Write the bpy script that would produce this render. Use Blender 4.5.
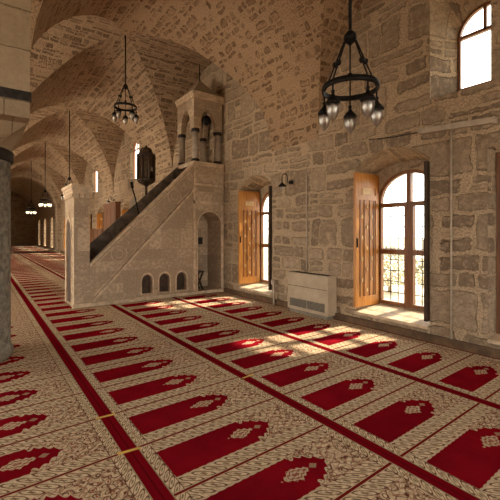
import bpy, bmesh, math, random
from mathutils import Vector, Matrix
from mathutils.geometry import tessellate_polygon
random.seed(7)
for o in list(bpy.data.objects): bpy.data.objects.remove(o)
SC = bpy.context.scene
COL = SC.collection
PI = math.pi
# ------------------------------------------------------------ camera
cam_d = bpy.data.cameras.new('camera'); cam = bpy.data.objects.new('camera', cam_d); COL.objects.link(cam)
cam_d.sensor_width = 36; cam_d.lens = 361.7/500*36
cam_d.shift_y = -(250-232)/500
cam.location = (0, 0, 1.5); cam.rotation_euler = (PI/2, 0, -math.radians(36.87))
cam_d.clip_start = .05; cam_d.clip_end = 300
SC.camera = cam
# ------------------------------------------------------------ view, world, sun
SC.view_settings.view_transform = 'Standard'; SC.view_settings.look = 'None'
SC.view_settings.gamma = 1; SC.view_settings.exposure = 0.08; SC.view_settings.use_curve_mapping = False
W_ = bpy.data.worlds.new('world'); SC.world = W_; W_.use_nodes = True
wn = W_.node_tree.nodes; wl = W_.node_tree.links
bg = wn['Background']
sky = wn.new('ShaderNodeTexSky'); sky.sky_type = 'HOSEK_WILKIE'; sky.turbidity = 6
sky.sun_direction = Vector((.98, -.21, .82)).normalized()
hs = wn.new('ShaderNodeMixRGB'); hs.blend_type = 'MIX'; hs.inputs[0].default_value = .75; hs.inputs[2].default_value = (1, .96, .88, 1)
wl.new(sky.outputs[0], hs.inputs[1]); wl.new(hs.outputs[0], bg.inputs[0]); bg.inputs[1].default_value = 7.5
sun_d = bpy.data.lights.new('sun', 'SUN'); sun = bpy.data.objects.new('sun', sun_d); COL.objects.link(sun)
sun_d.energy = 12.0; sun_d.color = (1, .86, .66); sun_d.angle = math.radians(2.2)
sun.rotation_euler = Vector((-.98, .21, -.82)).to_track_quat('-Z', 'Y').to_euler()
def area(name, loc, direction, sx, sy, power, color):
    d = bpy.data.lights.new(name, 'AREA'); o = bpy.data.objects.new(name, d); COL.objects.link(o)
    d.shape = 'RECTANGLE'; d.size = sx; d.size_y = sy; d.energy = power; d.color = color
    o.location = loc; o.rotation_euler = Vector(direction).to_track_quat('-Z', 'Y').to_euler()
# unseen fill lamps, added behind openings in the left aisle and rear wall
for yy, pw in ((2.08, 45), (8.3, 330), (14.6, 420), (20.8, 460), (27.0, 430)):
    area('aisle_fill', (-5.75, yy, 1.75), (1, 0, .55), 2.6, 3.0, pw, (1, .84, .65))
area('rear_fill', (2.7, -4.9, 2.0), (0, 1, .2), 3.4, 3.2, 45, (1, .84, .65))
area('rear_fill', (-3.1, -4.9, 2.0), (0.3, 1, .2), 3.0, 3.2, 25, (1, .84, .65))
area('far_fill', (6.3, 38, 1.9), (-1, -.1, .1), 9, 2.6, 900, (1, .86, .68))  # fill lamp added to brighten the dark end room

# ------------------------------------------------------------ layout numbers
W = 4.95; XC = 2.695; AX = 2.255; XL = XC-AX; XA = -.86      # wall, nave axis, half width, arcade faces
XC2 = XA-AX; XLW = XC2-AX
AY = 2.45; ZS = 3.2; H = 2.8
BAYS = [-4.15+0.0, 2.08, 8.3, 14.6, 20.8, 27.0]
Y0, Y1, Y2 = -4.4, 30.1, 46.0

# ------------------------------------------------------------ node helpers
class G:
    def __init__(s, nt): s.nt = nt; s.n = nt.nodes; s.l = nt.links
    def put(s, v, sock):
        if hasattr(v, 'is_output') or isinstance(v, bpy.types.NodeSocket): s.l.new(v, sock)
        elif isinstance(v, (tuple, list)):
            v = tuple(v)
            if sock.type == 'RGBA' and len(v) == 3: v = v+(1,)
            sock.default_value = v
        else: sock.default_value = v
    def m(s, op, a, b=0.0, c=None):
        n = s.n.new('ShaderNodeMath'); n.operation = op; s.put(a, n.inputs[0]); s.put(b, n.inputs[1])
        if c is not None: s.put(c, n.inputs[2])
        return n.outputs[0]
    def add(s, a, b): return s.m('ADD', a, b)
    def sub(s, a, b): return s.m('SUBTRACT', a, b)
    def mul(s, a, b): return s.m('MULTIPLY', a, b)
    def mn(s, a, b): return s.m('MINIMUM', a, b)
    def mx(s, a, b): return s.m('MAXIMUM', a, b)
    def lt(s, a, b): return s.m('LESS_THAN', a, b)
    def gt(s, a, b): return s.m('GREATER_THAN', a, b)
    def step(s, v, lo, hi, a=0.0, b=1.0):
        n = s.n.new('ShaderNodeMapRange'); n.interpolation_type = 'SMOOTHSTEP'; n.clamp = True
        s.put(v, n.inputs[0]); s.put(lo, n.inputs[1]); s.put(hi, n.inputs[2]); s.put(a, n.inputs[3]); s.put(b, n.inputs[4])
        return n.outputs[0]
    def xyz(s, x, y, z=0.0):
        n = s.n.new('ShaderNodeCombineXYZ'); s.put(x, n.inputs[0]); s.put(y, n.inputs[1]); s.put(z, n.inputs[2]); return n.outputs[0]
    def sep(s, v):
        n = s.n.new('ShaderNodeSeparateXYZ'); s.put(v, n.inputs[0]); return n.outputs
    def noise(s, v, scale, detail=2.0, rough=.5, dist=0.0, col=False):
        n = s.n.new('ShaderNodeTexNoise'); s.put(v, n.inputs['Vector']); n.inputs['Scale'].default_value = scale
        n.inputs['Detail'].default_value = detail; n.inputs['Roughness'].default_value = rough; n.inputs['Distortion'].default_value = dist
        return n.outputs[1 if col else 0]
    def white(s, v):
        n = s.n.new('ShaderNodeTexWhiteNoise'); n.noise_dimensions = '3D'; s.put(v, n.inputs[0]); return n.outputs[0]
    def mix(s, f, a, b):
        n = s.n.new('ShaderNodeMix'); n.data_type = 'RGBA'; s.put(f, n.inputs[0]); s.put(a, n.inputs[6]); s.put(b, n.inputs[7]); return n.outputs[2]
    def mixf(s, f, a, b):
        n = s.n.new('ShaderNodeMix'); n.data_type = 'FLOAT'; s.put(f, n.inputs[0]); s.put(a, n.inputs[2]); s.put(b, n.inputs[3]); return n.outputs[0]
    def coord(s, k):
        n = s.n.new('ShaderNodeTexCoord'); return n.outputs[k]
    def bump(s, h, strength, dist):
        n = s.n.new('ShaderNodeBump'); s.put(h, n.inputs['Height']); n.inputs['Strength'].default_value = strength
        n.inputs['Distance'].default_value = dist; return n.outputs[0]
def newmat(name, rough=.8, spec=.3, metal=0.0):
    m = bpy.data.materials.new(name); m.use_nodes = True; g = G(m.node_tree); b = m.node_tree.nodes['Principled BSDF']
    b.inputs['Roughness'].default_value = rough; b.inputs['Specular IOR Level'].default_value = spec; b.inputs['Metallic'].default_value = metal
    return m, g, b
def simple(name, col, rough=.7, metal=0.0, var=.15, scale=12, spec=.3, bumpd=0.0):
    m, g, b = newmat(name, rough, spec, metal)
    p = g.coord('Object'); n = g.noise(p, scale, 4, .6)
    c2 = tuple(max(0, c*(1-var*1.6)) for c in col); c1 = tuple(min(1, c*(1+var)) for c in col)
    g.put(g.mix(g.step(n, .3, .7), c2, c1), b.inputs['Base Color'])
    if bumpd: g.put(g.bump(n, .5, bumpd), b.inputs['Normal'])
    return m
def stone(name, bw, bh, mort, cols, mcol, split=.35, plaster=0.0, wob=.05, bumpd=.02, tone=.5, rnd=.5, joint=.75, mot=1.0):
    """irregular coursed rubble: courses of varying height, stones of varying length, some halved, some plastered over"""
    m, g, b = newmat(name, .92, .15)
    uv = g.coord('UV'); q = g.sep(uv)
    wn_ = g.sep(g.noise(uv, 1.7/bw*.5, 2, .5, 0, True)); wf = g.sep(g.noise(uv, 5/bw, 2, .6, 0, True))
    u = g.add(q[0], g.add(g.mul(g.sub(wn_[0], .5), wob*2.2), g.mul(g.sub(wf[0], .5), wob*.9)))
    v = g.add(q[1], g.add(g.mul(g.sub(wn_[1], .5), wob*2.2), g.mul(g.sub(wf[1], .5), wob*.9)))
    v2 = g.add(g.m('DIVIDE', v, bh), g.mul(g.m('SINE', g.mul(v, 2.1/bh)), .28))     # varying course height
    row = g.m('FLOOR', v2); fv = g.m('FRACT', v2)
    r1 = g.white(g.xyz(row, 3.3, 1.1))
    wsc = g.add(.72, g.mul(r1, .6))
    u2 = g.add(g.mul(g.m('DIVIDE', u, bw), wsc), g.mul(r1, 37.0))
    u2 = g.add(u2, g.mul(g.m('SINE', g.add(g.mul(u2, 2.4), g.mul(r1, 20))), .27))
    cel = g.m('FLOOR', u2); fu = g.m('FRACT', u2)
    rc = g.white(g.xyz(cel, row, 7.7)); rs = g.white(g.xyz(cel, row, 2.2))
    sp = g.lt(rs, split)                                  # halve the stone's height
    fv2 = g.mul(fv, 2.0); half = g.m('FLOOR', fv2); fvs = g.m('FRACT', fv2)
    fvx = g.mixf(sp, fv, fvs); hgt = g.mixf(sp, bh, bh*.5); rid = g.mul(sp, g.add(1.0, half))
    du = g.mul(g.mn(fu, g.sub(1.0, fu)), g.m('DIVIDE', bw, wsc)); dv = g.mul(g.mn(fvx, g.sub(1.0, fvx)), hgt)
    rr = bh*rnd*.4
    cu = g.mx(g.sub(rr, du), 0.0); cv = g.mx(g.sub(rr, dv), 0.0)
    cr = g.m('SQRT', g.add(g.mul(cu, cu), g.mul(cv, cv)))
    d = g.sub(rr, cr)                                     # rounded distance to the joint
    ne = g.noise(uv, 9/bw, 3, .6)
    rid2 = g.white(g.xyz(cel, row, rid)); rid3 = g.white(g.xyz(row, cel, g.add(rid, 4.4)))
    gap = g.add(mort*.5, g.mul(g.sub(ne, .45), mort*1.3)); gap = g.add(gap, g.mul(rid3, mort*.5))
    mask = g.step(d, gap, g.add(gap, mort*.55))
    if plaster > 0:
        pn = g.add(g.mul(g.noise(uv, 1.1, 3, .6), .9), g.mul(rid3, .42))
        mask = g.mul(mask, g.step(pn, plaster-.05, plaster+.06))
    base = g.mix(g.step(rid2, 0, 1), cols[0], cols[1])
    base = g.mix(g.mul(g.gt(rid3, .72), .8), base, cols[2])
    fine = g.noise(uv, 28, 5, .65); big = g.noise(uv, 2.2, 3, .6)
    pit = g.step(g.noise(uv, 34, 3, .7), .60, .70)
    base = g.mix(g.mul(g.step(fine, .35, .7), .45*(.4+.6*mot)), base, tuple(c*.62 for c in cols[0]))
    mott = g.noise(uv, 11, 4, .7)
    base = g.mix(g.mul(g.step(mott, .48, .66), .5*mot), base, tuple(min(1, c*1.25) for c in cols[1]))
    base = g.mix(g.mul(g.step(mott, .50, .34), .45*mot), base, tuple(c*.55 for c in cols[0]))
    base = g.mix(g.mul(g.step(big, .45, .75), .35), base, tuple(c*.8 for c in cols[1]))
    mc = g.mix(g.step(g.noise(uv, 42, 3, .7), .42, .62), mcol, tuple(c*.58 for c in mcol))
    c = g.mix(mask, mc, base)
    jl = g.mul(g.mul(mask, g.sub(1.0, mask)), 4.0)
    c = g.mix(g.mul(g.mul(jl, joint), g.step(ne, .35, .55)), c, tuple(x*.42 for x in cols[0]))
    c = g.mix(g.mul(g.mul(pit, mask), .35*mot), c, tuple(x*.4 for x in cols[0]))
    g.put(c, b.inputs['Base Color'])
    h = g.add(g.mul(mask, .7), g.mul(g.add(g.mul(fine, .5), g.mul(pit, -.25)), mot)); h = g.add(h, g.mul(rid2, .2))
    g.put(g.bump(h, .9, bumpd), b.inputs['Normal'])
    return m

M = {}
M['wall'] = stone('wall_stone', .46, .33, .030, ((.30, .225, .15), (.47, .355, .24), (.22, .16, .11)), (.56, .42, .275), .34, .38, .075, .05, joint=.35)
M['vault'] = stone('vault_stone', .20, .135, .030, ((.25, .155, .088), (.38, .25, .15), (.16, .092, .052)), (.43, .29, .175), .10, .55, .055, .035, rnd=.95)
M['vault2'] = stone('vault_brick', .22, .115, .022, ((.32, .21, .125), (.56, .41, .27), (.12, .07, .04)), (.48, .345, .22), .14, .36, .04, .045, joint=1.0)
M['lunette'] = stone('lunette_rubble', .17, .13, .028, ((.16, .115, .075), (.25, .18, .12), (.11, .08, .05)), (.40, .30, .20), .2, .3, .03, .03)
M['pier'] = stone('pier_ashlar', .95, .55, .008, ((.34, .26, .17), (.39, .30, .20), (.31, .235, .155)), (.25, .19, .12), .0, 0, .03, .012, rnd=.1, joint=.3, mot=.4)
M['marble'] = stone('minbar_marble', .62, .30, .006, ((.56, .43, .29), (.64, .50, .35), (.50, .37, .25)), (.46, .35, .24), .1, 0, .01, .004, rnd=.05, joint=.15, mot=.2)
M['column'] = simple('column_stone', (.24, .21, .16), .75, 0, .3, 14, .3, .01)
M['pale_stone'] = simple('pale_stone', (.62, .48, .33), .7, 0, .18, 9, .3, .005)
M['shaft'] = simple('grey_shaft', (.40, .33, .26), .5, 0, .15, 9, .4, .003)
M['iron'] = simple('black_iron', (.012, .010, .009), .55, .6, .3, 30)
M['dark_metal'] = simple('dark_collar', (.03, .024, .02), .6, .3, .3, 20)
M['unit'] = simple('cream_enamel', (.44, .345, .235), .5, 0, .08, 5, .4)
M['grille'] = simple('grey_grille', (.22, .185, .14), .6, 0, .1, 9)
M['slot'] = simple('dark_slot', (.03, .025, .02), .8, 0, .1, 9)
M['pipe'] = simple('painted_pipe', (.45, .37, .28), .6, 0, .12, 9)
M['skirt'] = simple('brown_skirting', (.13, .075, .04), .6, 0, .25, 6)
M['darkwood'] = simple('dark_wood', (.055, .032, .018), .55, 0, .3, 6)
M['rail_wood'] = simple('weathered_dark_wood', (.17, .13, .095), .7, 0, .3, 6)
M['tape'] = simple('yellow_tape', (.75, .48, .10), .6, 0, .1, 9)
M['leaf'] = simple('leaf_green', (.60, .56, .42), .8, 0, .4, 4)
M['ground'] = simple('ground', (.42, .36, .27), .9, 0, .2, 1.5)
M['red_cloth'] = simple('red_cloth', (.5, .02, .02), .8, 0, .2, 9)
M['paper'] = simple('paper', (.7, .6, .45), .8, 0, .05, 9)
def wood(name, c1, c2, rough=.38):
    m, g, b = newmat(name, rough, .45)
    p = g.sep(g.coord('Object'))
    n = g.noise(g.xyz(g.mul(p[0], 14), g.mul(p[1], 14), g.mul(p[2], 1.3)), 2.2, 4, .6, .6)
    g.put(g.mix(g.step(n, .3, .7), c1, c2), b.inputs['Base Color']); g.put(g.bump(n, .25, .004), b.inputs['Normal']); return m
M['wood'] = wood('honey_wood', (.42, .155, .025), (.60, .27, .055))
M['wood_frame'] = wood('brown_frame_wood', (.17, .065, .02), (.27, .11, .035))
M['wood_dark'] = wood('brown_wood', (.12, .05, .02), (.20, .085, .035))
M['inlay'] = simple('pale_inlay', (.68, .45, .20), .45, 0, .1, 9)
def glassmat(name, tint, gloss=.12, rough=.02):
    m = bpy.data.materials.new(name); m.use_nodes = True; nt = m.node_tree; nt.nodes.clear(); g = G(nt)
    o = nt.nodes.new('ShaderNodeOutputMaterial'); t = nt.nodes.new('ShaderNodeBsdfTransparent'); s = nt.nodes.new('ShaderNodeBsdfGlossy')
    x = nt.nodes.new('ShaderNodeMixShader'); t.inputs[0].default_value = tint; s.inputs['Roughness'].default_value = rough
    x.inputs[0].default_value = gloss
    nt.links.new(t.outputs[0], x.inputs[1]); nt.links.new(s.outputs[0], x.inputs[2]); nt.links.new(x.outputs[0], o.inputs[0]); return m
M['glass'] = glassmat('window_glass', (.95, .97, .95, 1), .06)
M['globe'] = glassmat('lamp_glass', (.66, .62, .55, 1), .35, .35)
M['lantern_glass'] = glassmat('lantern_glass', (.16, .11, .06, 1), .2, .1)
def emis(name, col, s):
    m = bpy.data.materials.new(name); m.use_nodes = True; b = m.node_tree.nodes['Principled BSDF']
    b.inputs['Base Color'].default_value = col+(1,); b.inputs['Emission Color'].default_value = col+(1,); b.inputs['Emission Strength'].default_value = s; return m
M['lit'] = emis('lit_bulb', (1, .85, .6), 1.6)
M['bulb'] = simple('unlit_bulb', (.75, .68, .55), .3, 0, .05, 9)

def carpet_mat():
    m, g, b = newmat('prayer_carpet', 1.0, .0)
    p = g.sep(g.coord('Object'))
    PX, PY = 1.3675, .5775
    wob = g.sep(g.noise(g.coord('Object'), 9, 2, .5, 0, True))
    X = g.sub(p[0], .8325); Y = g.sub(p[1], 1.33)
    ux = g.m('DIVIDE', X, PX); uy = g.m('DIVIDE', Y, PY)
    a = g.mul(g.m('FRACT', ux), PX)                        # along the rug, towards the window wall
    bb = g.mul(g.m('ABSOLUTE', g.sub(g.m('FRACT', uy), .5)), PY)   # 0 on the rug's axis
    bs = g.mul(g.sub(g.m('FRACT', uy), .5), PY)
    da = g.mn(a, g.sub(PX, a))
    beige = (.84, .69, .47); beige2 = (.58, .44, .27); red = (.21, .003, .011); dred = (.13, .003, .007)
    brown = (.11, .028, .014); green = (.10, .085, .035); rose = (.28, .05, .03)
    # ---- leaf scroll along a band: length coordinate L, cross coordinate C
    def leaves(L, Cc, ln, wd, sk, sl=.55):
        k = g.add(g.m('DIVIDE', L, ln), g.mul(Cc, sk)); f = g.sub(g.m('FRACT', k), .5)
        ex = g.add(g.mul(f, ln), g.mul(Cc, sl)); e = g.m('SQRT', g.add(g.m('POWER', g.m('DIVIDE', ex, ln*.36), 2.0), g.m('POWER', g.m('DIVIDE', Cc, wd), 2.0)))
        ring = g.mul(g.gt(e, .80), g.lt(e, 1.08))
        core = g.lt(e, .34)
        curl = g.lt(g.m('ABSOLUTE', g.sub(g.mul(f, ln), g.mul(g.m('SINE', g.mul(Cc, 60)), .006))), .0035)
        return ring, core, g.mul(curl, g.lt(e, .72))
    # side bands beside the divider
    cb = g.mul(g.sub(bb, .225), g.m('SIGN', bs))
    r1, c1, l1 = leaves(a, cb, .082, .052, 6.5)
    col = g.mix(g.step(g.noise(g.coord('Object'), 30, 3, .6), .4, .65), beige, beige2)
    def over(col, mask, c): return g.mix(mask, col, c)
    colS = over(col, g.mul(r1, .85), brown); colS = over(colS, g.mul(c1, .7), green); colS = over(colS, g.mul(l1, .6), rose)
    # bands beside the long stripe
    ca = g.mul(g.sub(da, .094), g.m('SIGN', g.sub(PX*.5, a)))
    r2, c2, l2 = leaves(Y, ca, .0722, .034, -9.0, -.6)
    colE = over(col, g.mul(r2, .85), brown); colE = over(colE, g.mul(c2, .7), green)
    # spandrel scrolls
    A2 = g.add(a, g.mul(g.sub(wob[0], .5), .10)); B2 = g.add(bb, g.mul(g.sub(wob[1], .5), .10))
    rad = g.m('SQRT', g.add(g.m('POWER', g.sub(A2, .93), 2.0), g.m('POWER', B2, 2.0)))
    ang = g.m('ARCTAN2', B2, g.sub(A2, .80))
    sw = g.m('SINE', g.add(g.mul(rad, 95), g.mul(g.m('SINE', g.mul(ang, 9)), 1.8)))
    sw2 = g.m('SINE', g.add(g.mul(A2, 88), g.mul(g.m('SINE', g.mul(B2, 62)), 2.4)))
    sw3 = g.m('SINE', g.add(g.mul(B2, 92), g.mul(g.m('SINE', g.mul(A2, 58)), 2.2)))
    pv = g.xyz(g.add(a, g.mul(g.sub(wob[0], .5), .05)), g.add(bb, g.mul(g.sub(wob[1], .5), .05)), g.m('FLOOR', ux))
    def voro(feat, sc):
        n = g.n.new('ShaderNodeTexVoronoi'); n.feature = feat; g.put(pv, n.inputs['Vector']); n.inputs['Scale'].default_value = sc; return n.outputs['Distance']
    v1 = voro('F1', 19.0); v2 = voro('DISTANCE_TO_EDGE', 19.0)
    colP = over(col, g.mul(g.gt(sw2, .78), .6), rose)
    colP = over(colP, g.mul(g.mul(g.gt(v1, .34), g.lt(v1, .44)), .85), brown)
    colP = over(colP, g.mul(g.lt(v1, .15), .8), (.34, .02, .02))
    colP = over(colP, g.mul(g.lt(v2, .03), .45), rose)
    colP = over(colP, g.mul(g.mul(g.gt(sw3, .86), g.gt(v1, .2)), .7), brown)
    inner = g.lt(bb, .168)
    c = g.mix(inner, colS, colP)
    endb = g.lt(da, .130)
    c = g.mix(endb, c, colE)
    # guard lines
    c = over(c, g.mul(g.mul(g.lt(g.m('ABSOLUTE', g.sub(bb, .172)), .003), .6), g.gt(a, .8)), rose)
    c = over(c, g.mul(g.lt(g.m('ABSOLUTE', g.sub(da, .130)), .003), .8), brown)
    # red field with scalloped niche head
    ttc = g.m('DIVIDE', g.sub(a, .86), .15, ); ttc = g.mn(g.mx(ttc, 0.0), 1.0)
    wid = g.sub(g.sub(.162, g.mul(g.gt(a, .80), .018)), g.mul(g.m('POWER', ttc, 1.15), .125))
    sc = g.mul(g.m('ABSOLUTE', g.m('SINE', g.mul(a, 56))), g.mixf(g.gt(a, .79), .005, .032))
    sc2 = g.mul(g.m('ABSOLUTE', g.m('SINE', g.mul(bb, 70))), .012)
    dist = g.sub(g.sub(wid, sc), bb)
    inr = g.mul(g.gt(a, g.add(.135, 0.0)), g.lt(a, 1.0))
    edge = g.mul(g.gt(dist, -.014), inr)
    fld = g.mul(g.gt(dist, 0.0), inr)
    c = over(c, g.mul(edge, .95), (.66, .53, .36))
    cl = g.noise(g.coord('Object'), 2.3, 3, .6)
    redv = g.mix(g.step(cl, .35, .7), red, (.29, .005, .014))
    c = over(c, fld, redv)
    # medallion
    am = g.add(g.sub(a, .735), g.mul(g.sub(wob[2], .5), .05)); bm = g.add(bb, g.mul(g.sub(wob[0], .5), .03))
    e = g.add(g.m('DIVIDE', g.m('ABSOLUTE', am), .115), g.m('DIVIDE', g.m('ABSOLUTE', bm), .064))
    lob = g.mul(g.m('SINE', g.mul(a, 150)), .13); e2 = g.add(e, lob)
    med = g.lt(e2, 1.0); mr = g.gt(g.m('SINE', g.add(g.mul(e, 13), g.mul(g.m('SINE', g.mul(a, 190)), 1.2))), .2)
    e3 = g.add(g.m('DIVIDE', g.m('ABSOLUTE', g.sub(a, .885)), .035), g.m('DIVIDE', bb, .028))
    c = over(c, g.mul(g.mul(med, fld), g.sub(1.0, g.mul(mr, .75))), (.66, .52, .34))
    c = over(c, g.mul(g.mul(g.lt(e3, 1.0), fld), .8), (.46, .32, .2))
    # divider line and long stripe
    c = over(c, g.gt(bb, PY*.5-.015), (.60, .48, .30))
    c = over(c, g.gt(bb, PY*.5-.0095), (.20, .012, .012))
    c = over(c, g.lt(da, .058), (.42, .33, .2))
    c = over(c, g.lt(da, .050), g.mix(g.lt(da, .006), red, dred))
    # pile
    pn = g.noise(g.coord('Object'), 160, 3, .7)
    c = g.mix(g.mul(g.step(pn, .35, .65), .15), c, (.06, .03, .02))
    g.put(c, b.inputs['Base Color'])
    g.put(g.bump(g.add(pn, g.mul(cl, .5)), .6, .006), b.inputs['Normal'])
    return m
M['carpet'] = carpet_mat()

# ------------------------------------------------------------ mesh helpers
class MB:
    def __init__(s): s.bm = bmesh.new(); s.uv = s.bm.loops.layers.uv.new('UVMap')
    def boxuv(s, faces):
        for f in faces:
            f.normal_update(); n = f.normal; a = [abs(n.x), abs(n.y), abs(n.z)]; k = a.index(max(a))
            for l in f.loops:
                c = l.vert.co
                l[s.uv].uv = (c.y, c.z) if k == 0 else (c.x+1.7, c.z) if k == 1 else (c.x, c.y)
    def face(s, pts, uvs=None, smooth=False):
        vs = [s.bm.verts.new(p) for p in pts]; f = s.bm.faces.new(vs); f.smooth = smooth
        if uvs:
            for l, q in zip(f.loops, uvs): l[s.uv].uv = q
        else: s.boxuv([f])
        return f
    def box(s, x0, x1, y0, y1, z0, z1, mat=None, bev=0.0):
        r = bmesh.ops.create_cube(s.bm, size=1.0); vs = r['verts']
        bmesh.ops.scale(s.bm, vec=(x1-x0, y1-y0, z1-z0), verts=vs)
        bmesh.ops.translate(s.bm, vec=((x0+x1)/2, (y0+y1)/2, (z0+z1)/2), verts=vs)
        if mat: bmesh.ops.transform(s.bm, matrix=mat, verts=vs)
        if bev > 0:
            es = list({e for v in vs for e in v.link_edges})
            r = bmesh.ops.bevel(s.bm, geom=es, offset=bev, segments=2, affect='EDGES', profile=.6)
        return s
    def prism(s, poly, axis, d0, d1):
        """poly = 2D loop; axis 'x': (y,z), 'y': (x,z), 'z': (x,y); extruded from d0 to d1"""
        def P(q, d): return {'x': (d, q[0], q[1]), 'y': (q[0], d, q[1]), 'z': (q[0], q[1], d)}[axis]
        a = [s.bm.verts.new(P(q, d0)) for q in poly]; b = [s.bm.verts.new(P(q, d1)) for q in poly]
        n = len(poly)
        for tri in tessellate_polygon([[Vector((q[0], q[1], 0)) for q in poly]]):
            try: s.bm.faces.new([a[i] for i in tri]); s.bm.faces.new([b[i] for i in reversed(tri)])
            except ValueError: pass
        for i in range(n):
            try: s.bm.faces.new([a[i], a[(i+1) % n], b[(i+1) % n], b[i]])
            except ValueError: pass
        return s
    def sheet(s, outer, holes, axis, d):
        """flat face with holes"""
        def P(q): return {'x': (d, q[0], q[1]), 'y': (q[0], d, q[1]), 'z': (q[0], q[1], d)}[axis]
        loops = [outer]+holes; allp = [q for l in loops for q in l]
        vs = [s.bm.verts.new(P(q)) for q in allp]
        for tri in tessellate_polygon([[Vector((q[0], q[1], 0)) for q in l] for l in loops]):
            try: s.boxuv([s.bm.faces.new([vs[i] for i in tri])])
            except ValueError: pass
        return s
    def ribbon(s, la, lb, closed=True, smooth=False):
        va = [s.bm.verts.new(p) for p in la]; vb = [s.bm.verts.new(p) for p in lb]; n = len(la)
        for i in range(n if closed else n-1):
            j = (i+1) % n; f = s.bm.faces.new([va[i], va[j], vb[j], vb[i]]); f.smooth = smooth; s.boxuv([f])
        return s
    def tube(s, pts, r, seg=8, cap=True):
        pts = [Vector(p) for p in pts]; rings = []
        rs = r if isinstance(r, (list, tuple)) else [r]*len(pts)
        for i, p in enumerate(pts):
            t = (pts[min(i+1, len(pts)-1)]-pts[max(i-1, 0)]).normalized()
            up = Vector((0, 0, 1)) if abs(t.z) < .9 else Vector((1, 0, 0))
            a = t.cross(up).normalized(); b = t.cross(a).normalized()
            rings.append([s.bm.verts.new(p+(a*math.cos(2*PI*k/seg)+b*math.sin(2*PI*k/seg))*rs[i]) for k in range(seg)])
        for i in range(len(rings)-1):
            for k in range(seg):
                f = s.bm.faces.new([rings[i][k], rings[i][(k+1) % seg], rings[i+1][(k+1) % seg], rings[i+1][k]]); f.smooth = True
        if cap: s.bm.faces.new(rings[0]); s.bm.faces.new(list(reversed(rings[-1])))
        return s
    def lathe(s, prof, c=(0, 0, 0), seg=20, sm=True):
        rings = []
        for r, z in prof:
            rings.append([s.bm.verts.new((c[0]+max(r, .0004)*math.cos(2*PI*k/seg), c[1]+max(r, .0004)*math.sin(2*PI*k/seg), c[2]+z)) for k in range(seg)])
        for i in range(len(rings)-1):
            for k in range(seg):
                f = s.bm.faces.new([rings[i][k], rings[i][(k+1) % seg], rings[i+1][(k+1) % seg], rings[i+1][k]]); f.smooth = sm
        s.bm.faces.new(list(reversed(rings[0]))); s.bm.faces.new(rings[-1])
        return s
    def ball(s, c, r, seg=10):
        rr = bmesh.ops.create_uvsphere(s.bm, u_segments=seg, v_segments=max(6, seg//2+2), radius=r)
        bmesh.ops.translate(s.bm, vec=c, verts=rr['verts'])
        for v in rr['verts']:
            for f in v.link_faces: f.smooth = True
        return s
    def build(s, name, m, parent=None, uv=False, loc=None):
        bmesh.ops.recalc_face_normals(s.bm, faces=s.bm.faces) if uv != 'keep' else None
        if uv is True: s.boxuv(s.bm.faces)
        me = bpy.data.meshes.new(name); s.bm.to_mesh(me); s.bm.free()
        me.materials.append(m if not isinstance(m, str) else M[m])
        o = bpy.data.objects.new(name, me); COL.objects.link(o)
        if loc is not None:
            me.transform(Matrix.Translation(-Vector(loc))); o.location = loc
        if parent is not None:
            o.parent = parent
            # geometry is written in world metres; shift to the parent's frame
            if loc is None:
                q = parent; off = Vector((0, 0, 0))
                while q is not None: off += q.location; q = q.parent
                me.transform(Matrix.Translation(-off))
        return o
def thing(name, label, cat, loc, group=None, kind=None):
    o = bpy.data.objects.new(name, None); COL.objects.link(o); o.location = loc; o.empty_display_size = .1
    o['label'] = label; o['category'] = cat
    if group: o['group'] = group
    if kind: o['kind'] = kind
    return o
def tag(o, label, cat, group=None, kind=None):
    o['label'] = label; o['category'] = cat
    if group: o['group'] = group
    if kind: o['kind'] = kind
    return o
def struct(o, label=None):
    o['kind'] = 'structure'
    if label: o['label'] = label
    return o
def arch_loop(c, hw, z0, zs, za, n=16):
    """closed loop (2D): bottom left, bottom right, then the arch back over"""
    pts = [(c-hw, z0), (c+hw, z0)]
    for i in range(n+1):
        a = PI*i/n; pts.append((c+hw*math.cos(a), zs+(za-zs)*math.sin(a)))
    return pts
def seg_loop(c, hw, z0, zs, za, n=16):
    """opening closed by a flat segmental arch"""
    pts = [(c-hw, z0), (c+hw, z0)]
    for i in range(n+1):
        t = 1-2*i/n; pts.append((c+hw*t, zs+(za-zs)*(1-t*t)))
    return pts
def pointed_loop(c, hw, z0, zs, za, n=8):
    pts = [(c-hw, z0), (c+hw, z0)]
    for i in range(n+1):
        a = PI/2*i/n; pts.append((c+hw*math.cos(a), zs+(za-zs)*math.sin(a)**.85 if i else zs))
    for i in range(n-1, -1, -1):
        a = PI/2*i/n; pts.append((c-hw*math.cos(a), zs+(za-zs)*math.sin(a)**.85 if i else zs))
    return pts

# ============================================================ STRUCTURE
b = MB(); b.box(XLW-.1, W+.1, Y0-.1, Y2+.1, -.2, -.012); struct(b.build('floor', 'pier'), 'stone floor beneath the carpet')
b = MB(); b.sheet([(-40, -60), (90, -60), (90, 90), (-40, 90)], [], 'z', -.25); struct(b.build('ground', 'ground'), 'pale ground outside the building')
b = MB(); b.prism([(XLW+.02, Y0+.02), (W-.02, Y0+.02), (W-.02, Y1-.02), (XC+1.95, Y1-.02), (XC+1.95, Y1+1.22), (W-.02, Y1+1.22), (W-.02, Y2-.02), (XL+.02, Y2-.02), (XL+.02, Y1+1.22), (XC-2.05, Y1+1.22), (XC-2.05, Y1-.02), (XLW+.02, Y1-.02)], 'z', -.012, 0.0)
tag(b.build('prayer_carpet', 'carpet'), 'wall-to-wall red and cream prayer carpet with rows of niche-shaped panels', 'carpet')

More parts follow.
